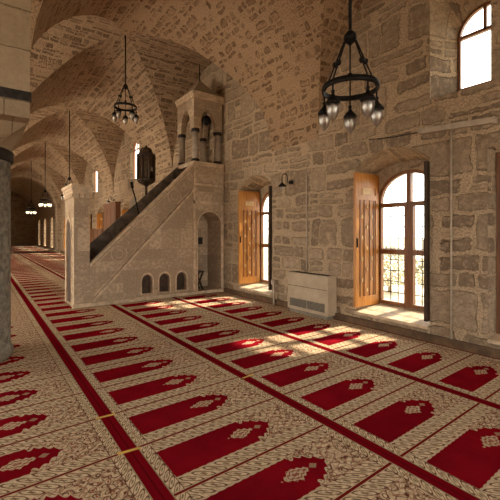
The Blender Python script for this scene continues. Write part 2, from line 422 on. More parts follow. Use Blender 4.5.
# windows of the qibla wall: lower deep windows and upper lunette windows
LOW = [(3.105, .615), (1.17, .615), (6.41, .585), (10.0, .585), (13.0, .585), (15.15, .585), (19.2, .585), (21.6, .585), (25.6, .585), (28.3, .585), (34.5, .7), (38.5, .7), (42.5, .7)]  # last three added to bring light into the end room
UP = [(2.12, .37, 3.32, 4.75, 5.0), (14.25, .50, 3.5, 4.9, 5.3), (20.4, .55, 3.5, 4.9, 5.3), (27.0, .50, 3.5, 4.9, 5.3)]
XR = 5.50                                                # plane of the window frames
def low_in(c, hw): return seg_loop(c, hw, .20, 2.52, 2.77)
def low_mid(c, hw): return seg_loop(c, hw-.03, .26, 2.51, 2.64)
def low_out(c, hw): return arch_loop(c, hw-.065, .29, 2.02, 2.50)
def up_in(c, hw, z0, zs, za): return arch_loop(c, hw, z0, zs, za)
def up_x(c): return 5.42 if c < 3 else W+.10
def up_glass(c, hw, z0, zs, za):
    return (c-.13, .345, z0+.16, 4.22, 4.57) if c < 3 else (c, hw-.06, z0+.12, zs-.1, za-.1)
def up_out(*u):
    q = up_glass(*u); return arch_loop(*q)
holes = [low_in(c, h) for c, h in LOW]+[up_in(*u) for u in UP]
b = MB(); b.sheet([(Y0, 0), (Y2, 0), (Y2, 6.3), (Y0, 6.3)], holes, 'x', W)
def P3(l, x): return [(x, q[0], q[1]) for q in l]
for c, h in LOW:
    b.ribbon(P3(low_in(c, h), W), P3(low_mid(c, h), XR))
    b.sheet(low_mid(c, h), [low_out(c, h)], 'x', XR)
    b.ribbon(P3(low_out(c, h), XR), P3(arch_loop(c+.2, h+.22, .24, 2.08, 2.58), 5.85))
for u in UP:
    xg = up_x(u[0]); b.ribbon(P3(up_in(*u), W), P3(up_out(*u), xg)); b.ribbon(P3(up_out(*u), xg), (P3(arch_loop(u[0]+.15, .72, 3.44, 4.5, 5.0), xg+.30) if u[0] < 3 else P3(up_out(*u), xg+.10)))
struct(b.build('wall_right', 'wall'), 'coursed rubble stone wall with deep window openings')
# left wall, rear wall, far wall
b = MB(); hl = [arch_loop(y, 1.3, 0.25, 2.2, 3.3) for y in BAYS[1:]]  # unseen openings, added to let the aisle fill lamps in
b.sheet([(Y0, 0), (Y2, 0), (Y2, 6.3), (Y0, 6.3)], hl, 'x', XLW)
for l in hl: b.ribbon(P3(l, XLW), P3(l, XLW-.3))
struct(b.build('wall_left', 'wall'), 'stone wall of the left aisle')
b = MB(); hl = [arch_loop(2.7, 1.7, .4, 2.6, 3.7), arch_loop(-3.1, 1.5, .4, 2.6, 3.7)]  # unseen openings, added for the rear fill lamps
b.sheet([(XLW, 0), (W, 0), (W, 6.3), (XLW, 6.3)], hl, 'y', Y0)
for l in hl: b.ribbon([(q[0], Y0, q[1]) for q in l], [(q[0], Y0-.3, q[1]) for q in l])
struct(b.build('wall_rear', 'wall'), 'rear stone wall')
b = MB(); fa = arch_loop(XC-.05, 2.05, 0.0, 3.0, 5.45, 24); fb = fa
b.sheet([(XLW, 0), (W, 0), (W, 6.3), (XLW, 6.3)], [[(q[0], q[1]+.001) for q in fa]], 'y', Y1)
b.ribbon([(q[0], Y1, q[1]) for q in fa], [(q[0], Y1+1.2, q[1]) for q in fa])
b.sheet([(XLW, 0), (W, 0), (W, 6.3), (XLW, 6.3)], [[(q[0], q[1]+.001) for q in fa]], 'y', Y1+1.2)
struct(b.build('wall_arch', 'wall'), 'wall with a wide arch near the far end of the hall')
b = MB(); b.sheet([(XLW, 0), (W, 0), (W, 6.3), (XLW, 6.3)], [], 'y', Y2); struct(b.build('wall_far', 'wall'), 'far stone wall in shadow')

# ---- vaults: groin vaults over nave and aisle, arcade of arches between them
NS = 28; phis = [-PI/2+PI*i/NS for i in range(NS+1)]
def prof(ph): return math.sin(ph), ZS+H*(math.cos(ph)-.08*math.sin(2*ph)**2)
arcY = [0]; arcX = [0]
for i in range(NS):
    t0, z0 = prof(phis[i]); t1, z1 = prof(phis[i+1])
    arcX.append(arcX[-1]+math.hypot(AX*(t1-t0), z1-z0)); arcY.append(arcY[-1]+math.hypot(AY*(t1-t0), z1-z0))
def wav(x, y): return .018*math.sin(x*2.3+y*1.1)*math.sin(y*1.9-x*.7)
def grid(b, fn, nu, nv):
    vs = [[None]*(nv+1) for _ in range(nu+1)]; uvs = {}
    for i in range(nu+1):
        for j in range(nv+1):
            p, q = fn(i, j/nv); vs[i][j] = b.bm.verts.new(p); uvs[(i, j)] = q
    for i in range(nu):
        for j in range(nv):
            ids = [(i, j), (i+1, j), (i+1, j+1), (i, j+1)]
            try: f = b.bm.faces.new([vs[a][c] for a, c in ids])
            except ValueError: continue
            f.smooth = True
            for l, k in zip(f.loops, ids): l[b.uv].uv = uvs[k]
def L_patch(b, xc, ya, yb):
    """barrel along Y; ya/yb functions of |t|"""
    def fn(i, k):
        t, z = prof(phis[i]); y0 = ya(abs(t)); y1 = yb(abs(t)); y = y0+(y1-y0)*k; x = xc+AX*t
        return (x, y, z+wav(x, y)*math.cos(phis[i])), (y, arcX[i]+xc*3)
    grid(b, fn, NS, 10)
def T_patch(b, yc, xa, xb, nv=8):
    def fn(i, k):
        s, z = prof(phis[i]); x0 = xa(abs(s)); x1 = xb(abs(s)); x = x0+(x1-x0)*k; y = yc+AY*s
        return (x, y, z+wav(x, y)*math.cos(phis[i])), (x+yc*.7, arcY[i]+yc)
    grid(b, fn, NS, nv)
bn = MB(); bf = MB(); bs_ = MB()
for xc in (XC, XC2):
    L_patch(bn, xc, lambda t: Y0, lambda t: BAYS[1]-AY*t)
    for i in range(1, len(BAYS)):
        yb = (lambda t, i=i: BAYS[i+1]-AY*t) if i < len(BAYS)-1 else (lambda t: Y1)
        tgt = bn if i == 1 else bf
        L_patch(tgt, xc, lambda t, i=i: BAYS[i]+AY*t, yb)
for i in range(1, len(BAYS)):
    y = BAYS[i]; tgt = bn if i == 1 else bf
    T_patch(tgt, y, lambda s: XC+AX*s, lambda s: W+.01)
    T_patch(tgt, y, lambda s: XL, lambda s: XC-AX*s, 6); T_patch(tgt, y, lambda s: XC2+AX*s, lambda s: XA, 6)
    T_patch(bs_, y, lambda s: XA, lambda s: XL, 6)
    T_patch(tgt, y, lambda s: XLW, lambda s: XC2-AX*s)
def far_p(b):
    def fn(i, k):
        t, z = prof(phis[i]); x = XC+AX*t; y = Y1+1.2+(Y2-Y1-1.2)*k
        return (x, y, z-.3), (y, arcX[i])
    grid(b, fn, NS, 4)
far_p(bf)
ceil = bn.build('ceiling', 'vault', uv='keep'); struct(ceil, 'groin vault of the nearest bay, stones set in plaster')
c2 = bf.build('ceiling', 'vault2', uv='keep'); struct(c2, 'groin vaults of the bays further on, courses of small stones')

struct(bs_.build('ceiling', 'pier', uv='keep'), 'smooth ashlar undersides of the arcade arches')
# arcade pier blocks above the columns and the end wall below them beyond the arch
edges = [y for y in BAYS[1:]]
b = MB(); gaps = [(Y0, BAYS[1]-AY)]+[(BAYS[i]+AY, BAYS[i+1]-AY) for i in range(1, len(BAYS)-1)]+[(BAYS[-1]+AY, Y1)]
for a0, a1 in gaps: b.box(XA, XL, a0, a1, 2.72, ZS)
b.box(XA, XL, Y1+1.2, Y2, 0, 6)
struct(b.build('wall_arcade', 'pier', uv=True), 'square stone blocks carrying the arches of the arcade')
# skirting
b = MB(); b.box(W-.045, W, Y0, 7.62, 0, .105, bev=.006); struct(b.build('baseboard_right', 'skirt'))
b = MB(); b.box(W-.045, W, 8.75, Y1, 0, .105, bev=.006); struct(b.build('baseboard_right', 'skirt'))

# ------------------------------------------------------------ columns
def column(cy, label):
    cx = -.2; t = thing('stone_column', label, 'column', (cx, cy, 0), 'round columns of the arcade' if cy > 6 or cy < 0 else None)
    r = .52
    MB().lathe([(r+.02, 0), (r+.03, .06), (r+.02, .10), (r, .13), (r, .2), (r, 2.34)], (cx, cy, 0), 40).build('shaft', 'column', t)
    MB().lathe([(r+.012, 2.34), (r+.03, 2.35), (r+.03, 2.47), (r+.012, 2.48)], (cx, cy, 0), 40).build('collar', 'dark_metal', t)
    # impost swells from round to square
    bm_ = MB(); n = 40; lo = []; hi = []; hx = (XL-XA)/2; mx = (XL+XA)/2; hy = .64
    rings = []
    for k, (z, f) in enumerate([(2.48, 0), (2.56, .25), (2.64, .6), (2.72, 1)]):
        ring = []
        for i in range(n):
            a = 2*PI*i/n; ca, sa = math.cos(a), math.sin(a); m_ = max(abs(ca), abs(sa))
            px = (cx+r*ca)*(1-f)+(mx+hx*ca/m_)*f; py = (cy+r*sa)*(1-f)+(cy+hy*sa/m_)*f
            ring.append((px, py, z))
        rings.append(ring)
    for i in range(3): bm_.ribbon(rings[i], rings[i+1])
    bm_.build('impost', 'pier', t, uv=True)
    b = MB()
    b.box(XA-.012, XL+.012, cy-.72 if cy != 5.4 else BAYS[1]+AY-.012, cy+.66 if cy != 5.4 else BAYS[2]-AY+.012, 2.90, 3.0); b.build('iron_band', 'dark_metal', t)
    return t
column(5.4, 'thick round stone column with a black metal collar at the left edge of the hall')
for cy in ((BAYS[2]+BAYS[3])/2, (BAYS[3]+BAYS[4])/2, (BAYS[4]+BAYS[5])/2):
    column(cy, 'round stone column of the arcade further along, behind the nearest one')

# ------------------------------------------------------------ windows
def ring_prism(b, outer, inner, x0, x1):
    b.sheet(outer, [inner], 'x', x0); b.sheet(outer, [inner], 'x', x1)
    b.ribbon(P3(outer, x0), P3(outer, x1)); b.ribbon(P3(inner, x0), P3(inner, x1))
def shrink(c, hw, z0, zs, za, d): return arch_loop(c, hw-d, z0+d, zs, za-d)
def arch_z(c, hw, zs, za, y):
    t = min(1, abs(y-c)/hw); return zs+(za-zs)*math.sqrt(max(0, 1-t*t))
nwin = [0]
def lower_window(c, h, label, sides=(1, -1)):
    nwin[0] += 1
    w = thing('window_%d' % nwin[0], label, 'window', (XR, c, .2), kind='structure')
    hw = h-.065; z0, zs, za = .29, 2.02, 2.50
    fx0, fx1 = XR+.005, XR+.075
    b = MB(); ring_prism(b, shrink(c, hw, z0, zs, za, -.04), shrink(c, hw, z0, zs, za, .055), fx0, fx1)
    b.box(fx0-.012, fx1, c-.035, c+.035, z0+.05, arch_z(c, hw, zs, za, c)-.05)
    b.box(fx0-.006, fx1, c-hw+.05, c+hw-.05, 1.915, 1.985)
    b.box(fx0-.006, fx1, c-hw+.05, c+hw-.05, 1.13, 1.215)
    for s in (-1, 1): b.box(fx0-.008, fx1, c+s*.035 if s > 0 else c-.075, c+.075 if s > 0 else c-.035, z0+.05, 1.93)
    b.build('window_frame', 'wood_frame', w)
    MB().sheet(shrink(c, hw, z0, zs, za, .05), [], 'x', XR+.04).build('glass_pane', 'glass', w)
    b = MB()
    for k in range(1, 8):
        y = c-hw+k*2*hw/8
        b.tube([(XR+.16, y, z0), (XR+.16, y, arch_z(c, hw, zs, za, y) if False else 1.93)], .008, 6)
    for k in range(1, 9):
        z = z0+k*.185; b.tube([(XR+.16, c-hw, z), (XR+.16, c+hw, z)], .008, 6)
    b.build('iron_grille', 'iron', w)
    # sill slab
    b = MB(); b.prism([(W-.035, .165), (XR+.0, .235), (XR+.0, .268), (W-.035, .205)], 'y', c-h+.012, c+h-.012)
    b.build('window_sill', 'pale_stone', w)
    # shutters folded back on the jambs
    for s in sides:
        g_ = MB(); ya, yb = c+s*(h-.016), c+s*(h-.040)
        zt, zb = 2.47, .275
        x0 = W-.055
        def slab(x0_, x1_, z0_, z1_, inn, out):
            bb = MB() ; return None
        def jy(x): return (c+s*(h-.012))-s*.03*(x-W)/(XR-W)
        def plate(mb, xa_, xb_, za_, zb_, d0, d1):
            pts = [(xa_, jy(xa_)-s*d0), (xb_, jy(xb_)-s*d0), (xb_, jy(xb_)-s*d1), (xa_, jy(xa_)-s*d1)]
            mb.prism(pts, 'z', za_, zb_)
        plate(g_, x0, XR-.015, zb, zt, 0, .03)
        xm = (x0+XR-.015)/2; hw_ = (XR-.015-x0)/2
        for (u0, u1, v0, v1) in ((-1, -.72, zb, zt), (.72, 1, zb, zt), (-.72, .72, zb, zb+.16), (-.72, .72, zt-.22, zt), (-.72, .72, zt-.44, zt-.36)):
            plate(g_, xm+u0*hw_, xm+u1*hw_, v0, v1, .03, .045)
        sh = g_.build('shutter', 'wood' if s > 0 else 'darkwood', w)  # right-hand leaf darker: its shade is put into the wood colour
        pn = MB(); plate(pn, xm-.26*hw_, xm-.20*hw_, zb+.16, zt-.44, .03, .043); plate(pn, xm+.20*hw_, xm+.26*hw_, zb+.16, zt-.44, .03, .043)
        for u0 in (-.62, .54): plate(pn, xm+u0*hw_, xm+(u0+.08)*hw_, zb+.16, zt-.44, .03, .040)
        pn.build('panel_rib', 'wood_frame', sh)
        pn = MB(); plate(pn, xm-.4*hw_, xm+.4*hw_, zt-.345, zt-.24, .03, .041)
        nk = 9
        for k in range(nk):
            z = zb+.26+k*(zt-zb-.80)/(nk-1)
            for uo in ((-.42, .42) if k % 2 else (0.0,)):
                xx = xm+uo*hw_
                yy = jy(xx)-s*.036
                vs = [(xx, yy-s*.006, z+.035), (xx+.024, yy, z), (xx, yy-s*.006, z-.035), (xx-.024, yy, z)]
                plate(pn, xx-.02, xx+.02, z-.028, z+.028, .03, .041)
        pn.build('inlay', 'inlay', sh)
        hd = MB(); plate(hd, x0+.02, x0+.04, 1.25, 1.40, .045, .065); hd.build('bolt', 'iron', sh)
        for zh in (.6, 1.35, 2.15):
            pass
    return w
def upper_window(c, h, z0, zs, za, label):
    nwin[0] += 1
    w = thing('window_%d' % nwin[0], label, 'window', (5.42, c, z0), kind='structure')
    cc, hw, a0, a1, a2 = up_glass(c, h, z0, zs, za); xg = up_x(c); w.location.x = xg
    b = MB(); ring_prism(b, shrink(cc, hw, a0, a1, a2, -.05), shrink(cc, hw, a0, a1, a2, .035), xg+.01, xg+.06)
    b.box(xg+.005, xg+.06, cc-hw+.03, cc+hw-.03, a1-.02, a1+.025)
    b.box(xg+.005, xg+.06, cc-.018, cc+.018, a1, a2-.03)
    b.build('window_frame', 'wood_frame', w)
    MB().sheet(shrink(cc, hw, a0, a1, a2, .03), [], 'x', xg+.04).build('glass_pane', 'glass', w)
lower_window(*LOW[0], 'large arched wooden window with lit left shutter right of the heater')
lower_window(*LOW[1], 'arched wooden window cut off by the right edge of the photo', ())
wcl = [o for o in COL.objects if o.name == 'window_2'][0]
for s in (-1, 1):
    b = MB(); y0_, y1_ = sorted((1.17+s*.004, 1.17+s*.59)); b.box(5.14, 5.18, y0_, y1_, .24, 2.48, bev=.004)
    for z0_, z1_ in ((.30, .45), (1.25, 1.37), (2.28, 2.42)): b.box(5.125, 5.145, y0_+.03, y1_-.03, z0_, z1_)
    b.build('closed_shutter', 'wood_dark', wcl)
lower_window(*LOW[2], 'arched wooden window with honey shutter between minbar and heater')
lower_window(*LOW[3], 'arched wooden window hidden behind the minbar')
for k, u in enumerate(LOW[4:]):
    lower_window(*u, ['arched window seen past the back of the minbar', 'arched window with brown shutter above the minbar stair',
                      'arched window with lit shutters beyond the tall bookcase', 'farther arched window with lit shutters left of the other',
                      'distant arched window near the far arch', 'arched window beside the far arch', 'added window lighting the dark end room, nearest the arch', 'added middle window lighting the dark end room', 'added last window lighting the dark end room'][k], *(((),) if u[0] > 30 else ()))
upper_window(*UP[0], 'high arched window in the upper wall at the top right')
for k, u in enumerate(UP[1:]):
    upper_window(*u, ['high narrow window behind the big lantern', 'high narrow window above the bookcase', 'high narrow window of the last bay'][k])

# ------------------------------------------------------------ minbar
MY0, MY1 = 7.70, 8.62
mb = thing('minbar', 'pale stone minbar pulpit with sloping stair and a columned canopy against the wall', 'pulpit', (3.2, 8.16, 0))
def ptop(x): return .86+(x-1.78)*.985
def pbot(x): return .06+(x-1.78)*1.055
def side_face(y, holes, b): b.sheet([(1.78, 0), (W-.004, 0), (W-.004, 3.12), (4.10, 3.12), (4.10, ptop(4.10)-.02), (1.78, ptop(1.78)-.02)], holes, 'y', y)
door = arch_loop(4.535, .325, .07, 1.66, 1.99)
nich = [pointed_loop(x, hw, .15, .40, .56) for x, hw in ((2.955, .115), (3.36, .12), (3.78, .12))]
b = MB(); side_face(MY0, [door]+nich, b)
def P3y(l, y): return [(q[0], y, q[1]) for q in l]
b.ribbon(P3y(door, MY0), P3y(door, MY0+.66)); b.sheet(door, [], 'y', MY0+.66)
for l in nich: b.ribbon(P3y(l, MY0), P3y(l, MY0+.13))
for l in nich: MB().prism(l, 'y', MY0+.10, MY0+.12).build('niche_shade', 'darkwood', mb)  # dark sheets standing in for the shade inside the niches
side_face(MY1, [], b)
# end by the portal & top of the parapet wall
b.box(1.78, 1.80, MY0+.003, MY1-.003, 0, .8)
b.build('side_wall', 'marble', mb, uv=True)
# parapet (near): raised panel between two sloping mouldings
def slope_prism(b, z0f, z1f, xa, xb, y0, y1):
    b.prism([(xa, z0f(xa)), (xb, z0f(xb)), (xb, z1f(xb)), (xa, z1f(xa))], 'y', y0, y1)
b = MB(); slope_prism(b, lambda x: ptop(x)-.05, lambda x: ptop(x)+.01, 1.78, 4.12, MY0-.05, MY0+.12); par = b.build('handrail', 'pale_stone', mb)
b = MB(); slope_prism(b, lambda x: pbot(x)-.02, lambda x: pbot(x)+.035, 1.84, 4.12, MY0-.065, MY0+.02)
slope_prism(b, lambda x: pbot(x)+.065, lambda x: pbot(x)+.09, 1.84, 4.12, MY0-.018, MY0+.02)
slope_prism(b, lambda x: ptop(x)-.13, lambda x: ptop(x)-.11, 1.84, 4.12, MY0-.014, MY0+.02)
b.build('stringer_moulding', 'pale_stone', mb)
b = MB(); slope_prism(b, lambda x: max(0, pbot(x)), lambda x: ptop(x)-.03, 1.80, 4.12, MY0+.002, MY0+.12); b.build('near_parapet', 'marble', mb, uv=True)
# carved roundels on the parapet panel
for x in (2.35, 3.0, 3.6):
    b = MB(); zc = (ptop(x)+pbot(x))/2
    seg = 24; R_ = .17
    for r0, r1 in ((.17, .155), (.085, .075)):
        o_ = [(x+r0*math.cos(2*PI*k/seg), zc+r0*math.sin(2*PI*k/seg)) for k in range(seg)]
        i_ = [(x+r1*math.cos(2*PI*k/seg), zc+r1*math.sin(2*PI*k/seg)) for k in range(seg)]
        b.sheet(o_, [i_], 'y', MY0-.010); b.ribbon(P3y(o_, MY0-.010), P3y(o_, MY0)); b.ribbon(P3y(i_, MY0-.010), P3y(i_, MY0))
    b.build('carved_roundel', 'pale_stone', mb)
# far parapet, higher, of dark wood
b = MB(); slope_prism(b, lambda x: ptop(x)-.62, lambda x: ptop(x)+.20-(x-1.79)*.07, 1.79, 4.12, MY1-.10, MY1-.02)
b.build('far_parapet', 'rail_wood', mb)
# steps
ns = 12
for k in range(ns):
    x0 = 1.82+k*.19; MB().box(x0, 4.10, MY0+.125, MY1-.105, k*.235+.0, (k+1)*.235, bev=.006).build('step', 'marble', mb, uv=True)
# platform and its cornice, vertical strips round the alcove, plinth
b = MB(); b.box(4.08, W-.004, MY0-.02, MY1, 3.10, 3.2, bev=.01); b.build('platform', 'pale_stone', mb)
b = MB(); b.box(4.08, 4.135, MY0-.022, MY0+.01, .1, 3.10); b.box(4.86+.015, W-.03, MY0-.022, MY0+.01, .1, 2.25)
b.box(4.08, W-.03, MY0-.022, MY0+.01, 2.18, 2.25); b.box(4.08, W-.03, MY0-.026, MY0+.01, 2.62, 2.67)
outer = arch_loop(4.535, .355, .07, 1.66, 2.02); inner = arch_loop(4.535, .328, .07, 1.66, 1.992)
b.sheet(outer, [inner], 'y', MY0-.014); b.ribbon(P3y(outer, MY0-.014), P3y(outer, MY0)); b.ribbon(P3y(inner, MY0-.014), P3y(inner, MY0+.01))
b.build('alcove_moulding', 'pale_stone', mb)
b = MB(); b.box(1.45, W-.05, MY0-.045, MY0+.01, .012, .085, bev=.006); b.build('plinth', 'pale_stone', mb)
b = MB()
for (x, hw) in ((2.955, .115), (3.36, .12), (3.78, .12)):
    o_ = pointed_loop(x, hw+.035, .13, .41, .61); i_ = pointed_loop(x, hw+.012, .14, .405, .575)
    b.sheet(o_, [i_], 'y', MY0-.012); b.ribbon(P3y(o_, MY0-.012), P3y(o_, MY0)); b.ribbon(P3y(i_, MY0-.012), P3y(i_, MY0))
b.build('niche_surround', 'pale_stone', mb)
# portal
pd = pointed_loop(8.16, .235, .06, 1.38, 1.72)
b = MB()
for x in (1.486, 1.775):
    b.sheet([(MY0, 0), (MY1, 0), (MY1, 2.33), (MY0, 2.33)], [pd], 'x', x)
rect = [(MY0, 0), (MY1, 0), (MY1, 2.33), (MY0, 2.33)]
b.ribbon(P3(rect, 1.486), P3(rect, 1.775)); b.ribbon(P3(pd, 1.486), P3(pd, 1.775))
po = b.build('portal', 'marble', mb, uv=True)
b = MB(); b.box(1.462, 1.80, MY0-.025, MY1+.025, 2.26, 2.31); b.box(1.445, 1.815, MY0-.04, MY1+.04, 2.31, 2.37); b.box(1.425, 1.83, MY0-.055, MY1+.055, 2.37, 2.44, bev=.008)
for k in range(9):
    y = MY0+.02+k*(MY1-MY0-.12)/8; b.box(1.455, 1.49, y, y+.07, 2.18, 2.26)
for k in range(3):
    x = 1.50+k*.10; b.box(x, x+.06, MY0-.03, MY0+.01, 2.18, 2.26)
b.build('portal_cornice', 'pale_stone', mb)
b = MB(); o_ = pointed_loop(8.16, .29, .02, 1.40, 1.82); i_ = pointed_loop(8.16, .255, .02, 1.39, 1.76)
b.sheet(o_, [i_], 'x', 1.468); b.ribbon(P3(o_, 1.468), P3(o_, 1.486)); b.ribbon(P3(i_, 1.468), P3(i_, 1.486)); b.box(1.470, 1.486, 8.14, 8.18, 1.84, 1.98)
b.build('door_moulding', 'pale_stone', mb)
MB().prism(pointed_loop(8.16, .234, .06, 1.38, 1.715), 'x', 1.497, 1.53).build('door', 'darkwood', mb)  # dark sheet standing in for shade in the open doorway
# canopy: four columns, arched faces, cornice, pyramid roof, finial
KX0, KX1, KY0, KY1 = 4.11, 4.90, 7.71, 8.60
for x in (KX0+.085, KX1-.085):
    for y in (KY0+.085, KY1-.085):
        s_ = MB().lathe([(.078, 3.26), (.082, 3.5), (.076, 3.93)], (x, y, 0), 18).build('canopy_column', 'shaft', mb)
        MB().lathe([(.092, 3.2), (.10, 3.215), (.10, 3.255), (.088, 3.27)], (x, y, 0), 18).build('collar', 'dark_metal', s_)
        MB().lathe([(.086, 3.92), (.10, 3.935), (.10, 3.985), (.09, 4.0)], (x, y, 0), 18).build('collar', 'dark_metal', s_)
b = MB()
def arch_wall(c, half, aw, z0, z1, zs, za):
    pts = [(c-half, z0), (c-aw, z0)]
    n = 10
    for i in range(n+1):
        a = PI/2*i/n; pts.append((c-aw*math.cos(a), z0+.06+(za-z0-.06)*math.sin(a)))
    for i in range(n-1, -1, -1):
        a = PI/2*i/n; pts.append((c+aw*math.cos(a), z0+.06+(za-z0-.06)*math.sin(a)))
    pts += [(c+aw, z0), (c+half, z0), (c+half, z1), (c-half, z1)]
    return pts
cx_, cy_ = (KX0+KX1)/2, (KY0+KY1)/2
ax_ = arch_wall(cx_, (KX1-KX0)/2, .215, 4.0, 4.74, 4.06, 4.48); ay_ = arch_wall(cy_, (KY1-KY0)/2-.131, .245, 4.0, 4.74, 4.06, 4.50)
b.prism(ax_, 'y', KY0, KY0+.13); b.prism(ax_, 'y', KY1-.13, KY1)
b.prism(ay_, 'x', KX0, KX0+.13); b.prism(ay_, 'x', KX1-.13, KX1)
b.build('canopy', 'marble', mb, uv=True)
b = MB(); b.box(KX0-.03, KX1+.03, KY0-.03, KY1+.03, 4.72, 4.80); b.box(KX0-.05, KX1+.04, KY0-.05, KY1+.05, 4.80, 4.88, bev=.008); b.build('canopy_cornice', 'pale_stone', mb)
b = MB(); bs = [(KX0, KY0, 4.88), (KX1, KY0, 4.88), (KX1, KY1, 4.88), (KX0, KY1, 4.88)]
mid = [(cx_+(p[0]-cx_)*.45, cy_+(p[1]-cy_)*.45, 5.14) for p in bs]; top = [(cx_+(p[0]-cx_)*.04, cy_+(p[1]-cy_)*.04, 5.36) for p in bs]
b.ribbon(bs, mid); b.ribbon(mid, top); b.face(top); b.build('roof', 'pier', mb, uv=True)
b = MB(); b.lathe([(.028, 5.34), (.012, 5.40), (.012, 5.50), (.03, 5.53), (.012, 5.56), (.010, 5.74), (.002, 5.80)], (cx_, cy_, 0), 10); b.build('finial', 'iron', mb)
# small things on and in the minbar
t = thing('hanging_lamp', 'small black lamp hanging inside the minbar canopy arch', 'lamp', (4.62, 8.0, 4.88))
b = MB(); b.tube([(4.62, 8.0, 4.72), (4.62, 8.0, 4.46)], .008, 6); b.build('chain', 'iron', t)
MB().lathe([(.02, 4.46), (.075, 4.42), (.105, 4.36), (.10, 4.28), (.05, 4.22), (.02, 4.20)], (4.62, 8.0, 0), 14).build('lamp_body', 'iron', t)
# wooden folding stand and black bag in the alcove
t = thing('folding_stand', 'small dark wooden folding stand on the floor of the minbar alcove', 'stand', (4.40, 7.95, .0))
for s in (-1, 1):
    b = MB(); b.prism([(4.36-s*.11, .07), (4.36-s*.07, .07), (4.36+s*.13, .52), (4.36+s*.09, .52)], 'y', 7.86+(.03 if s > 0 else 0), 7.885+(.03 if s > 0 else 0))
    b.prism([(4.36-s*.11, .07), (4.36-s*.07, .07), (4.36+s*.13, .52), (4.36+s*.09, .52)], 'y', 8.05+(.03 if s > 0 else 0), 8.075+(.03 if s > 0 else 0)); b.build('crossed_leg', 'darkwood', t)
MB().box(4.24, 4.48, 7.86, 8.10, .50, .53).build('top', 'darkwood', t); MB().box(4.30, 4.42, 7.875, 8.09, .12, .15).build('rail', 'darkwood', t)
t = thing('wall_device', 'small black device with a cord hung on the left jamb of the minbar alcove', 'device', (4.215, 7.95, 1.2))
MB().box(4.212, 4.27, 7.86, 8.02, 1.12, 1.42, bev=.015).build('housing', 'iron', t)
MB().tube([(4.24, 7.94, 1.12), (4.26, 7.93, .95), (4.29, 7.93, .9), (4.31, 7.93, 1.0), (4.27, 7.92, 1.13)], .008, 6).build('cord', 'iron', t)
tag(MB().box(4.55, 4.70, MY0+.64, MY0+.66, 1.18, 1.36).build('small_plaque', 'slot'), 'small dark plaque on the back of the minbar alcove', 'plaque')
# lantern standing on the far parapet
lx, ly = 3.26, MY1-.06; lz = ptop(lx)+.22
t = thing('polygonal_lantern', 'large dark eight-sided lantern with domed top standing on the minbar stair rail', 'lantern', (lx, ly, lz))
MB().lathe([(.035, -.14), (.03, .06), (.06, .09), (.20, .17), (.225, .20), (.225, .23)], (lx, ly, lz), 8, False).build('base', 'darkwood', t)
for k in range(8):
    a = 2*PI*k/8; a2 = 2*PI*(k+1)/8; r = .212
    MB().tube([(lx+r*math.cos(a), ly+r*math.sin(a), lz+.22), (lx+r*math.cos(a), ly+r*math.sin(a), lz+.80)], .024, 6).build('post', 'darkwood', t)
    r = .20; p0 = (lx+r*math.cos(a), ly+r*math.sin(a)); p1 = (lx+r*math.cos(a2), ly+r*math.sin(a2))
    pb = MB(); pb.face([(p0[0], p0[1], lz+.22), (p1[0], p1[1], lz+.22), (p1[0], p1[1], lz+.80), (p0[0], p0[1], lz+.80)]); pb.build('pane', 'lantern_glass', t)
MB().lathe([(.235, .79), (.235, .83), (.19, .86), (.16, .90), (.15, .95), (.10, 1.0), (.03, 1.03), (.012, 1.07)], (lx, ly, lz), 8, False).build('dome', 'darkwood', t)
MB().lathe([(.05, .25), (.06, .45), (.045, .66), (.02, .70)], (lx, ly, lz), 10).build('candle_lamp', 'darkwood', t)
# microphone on stand leaning on the stair
t = thing('microphone_stand', 'thin black microphone stand rising from the minbar stair', 'microphone stand', (2.95, 8.25, 1.4))
b = MB(); b.tube([(3.06, 8.2, 1.42), (2.86, 8.2, 2.30), (2.80, 8.2, 2.50)], .016, 8); b.build('pole', 'iron', t)
MB().tube([(2.80, 8.2, 2.50), (2.78, 8.2, 2.64)], [.03, .035], 10).build('microphone', 'iron', t)
# the loose paper on the rail
b = MB(); x0 = 3.02
b.prism([(2.86, ptop(2.86)+.128), (3.02, ptop(3.02)+.117), (2.98, ptop(3.02)+.30), (2.84, ptop(2.86)+.27)], 'y', MY1-.075, MY1-.055)
tag(b.build('paper_notice', 'paper'), 'small pale notice standing on the minbar rail beside the lantern', 'notice')

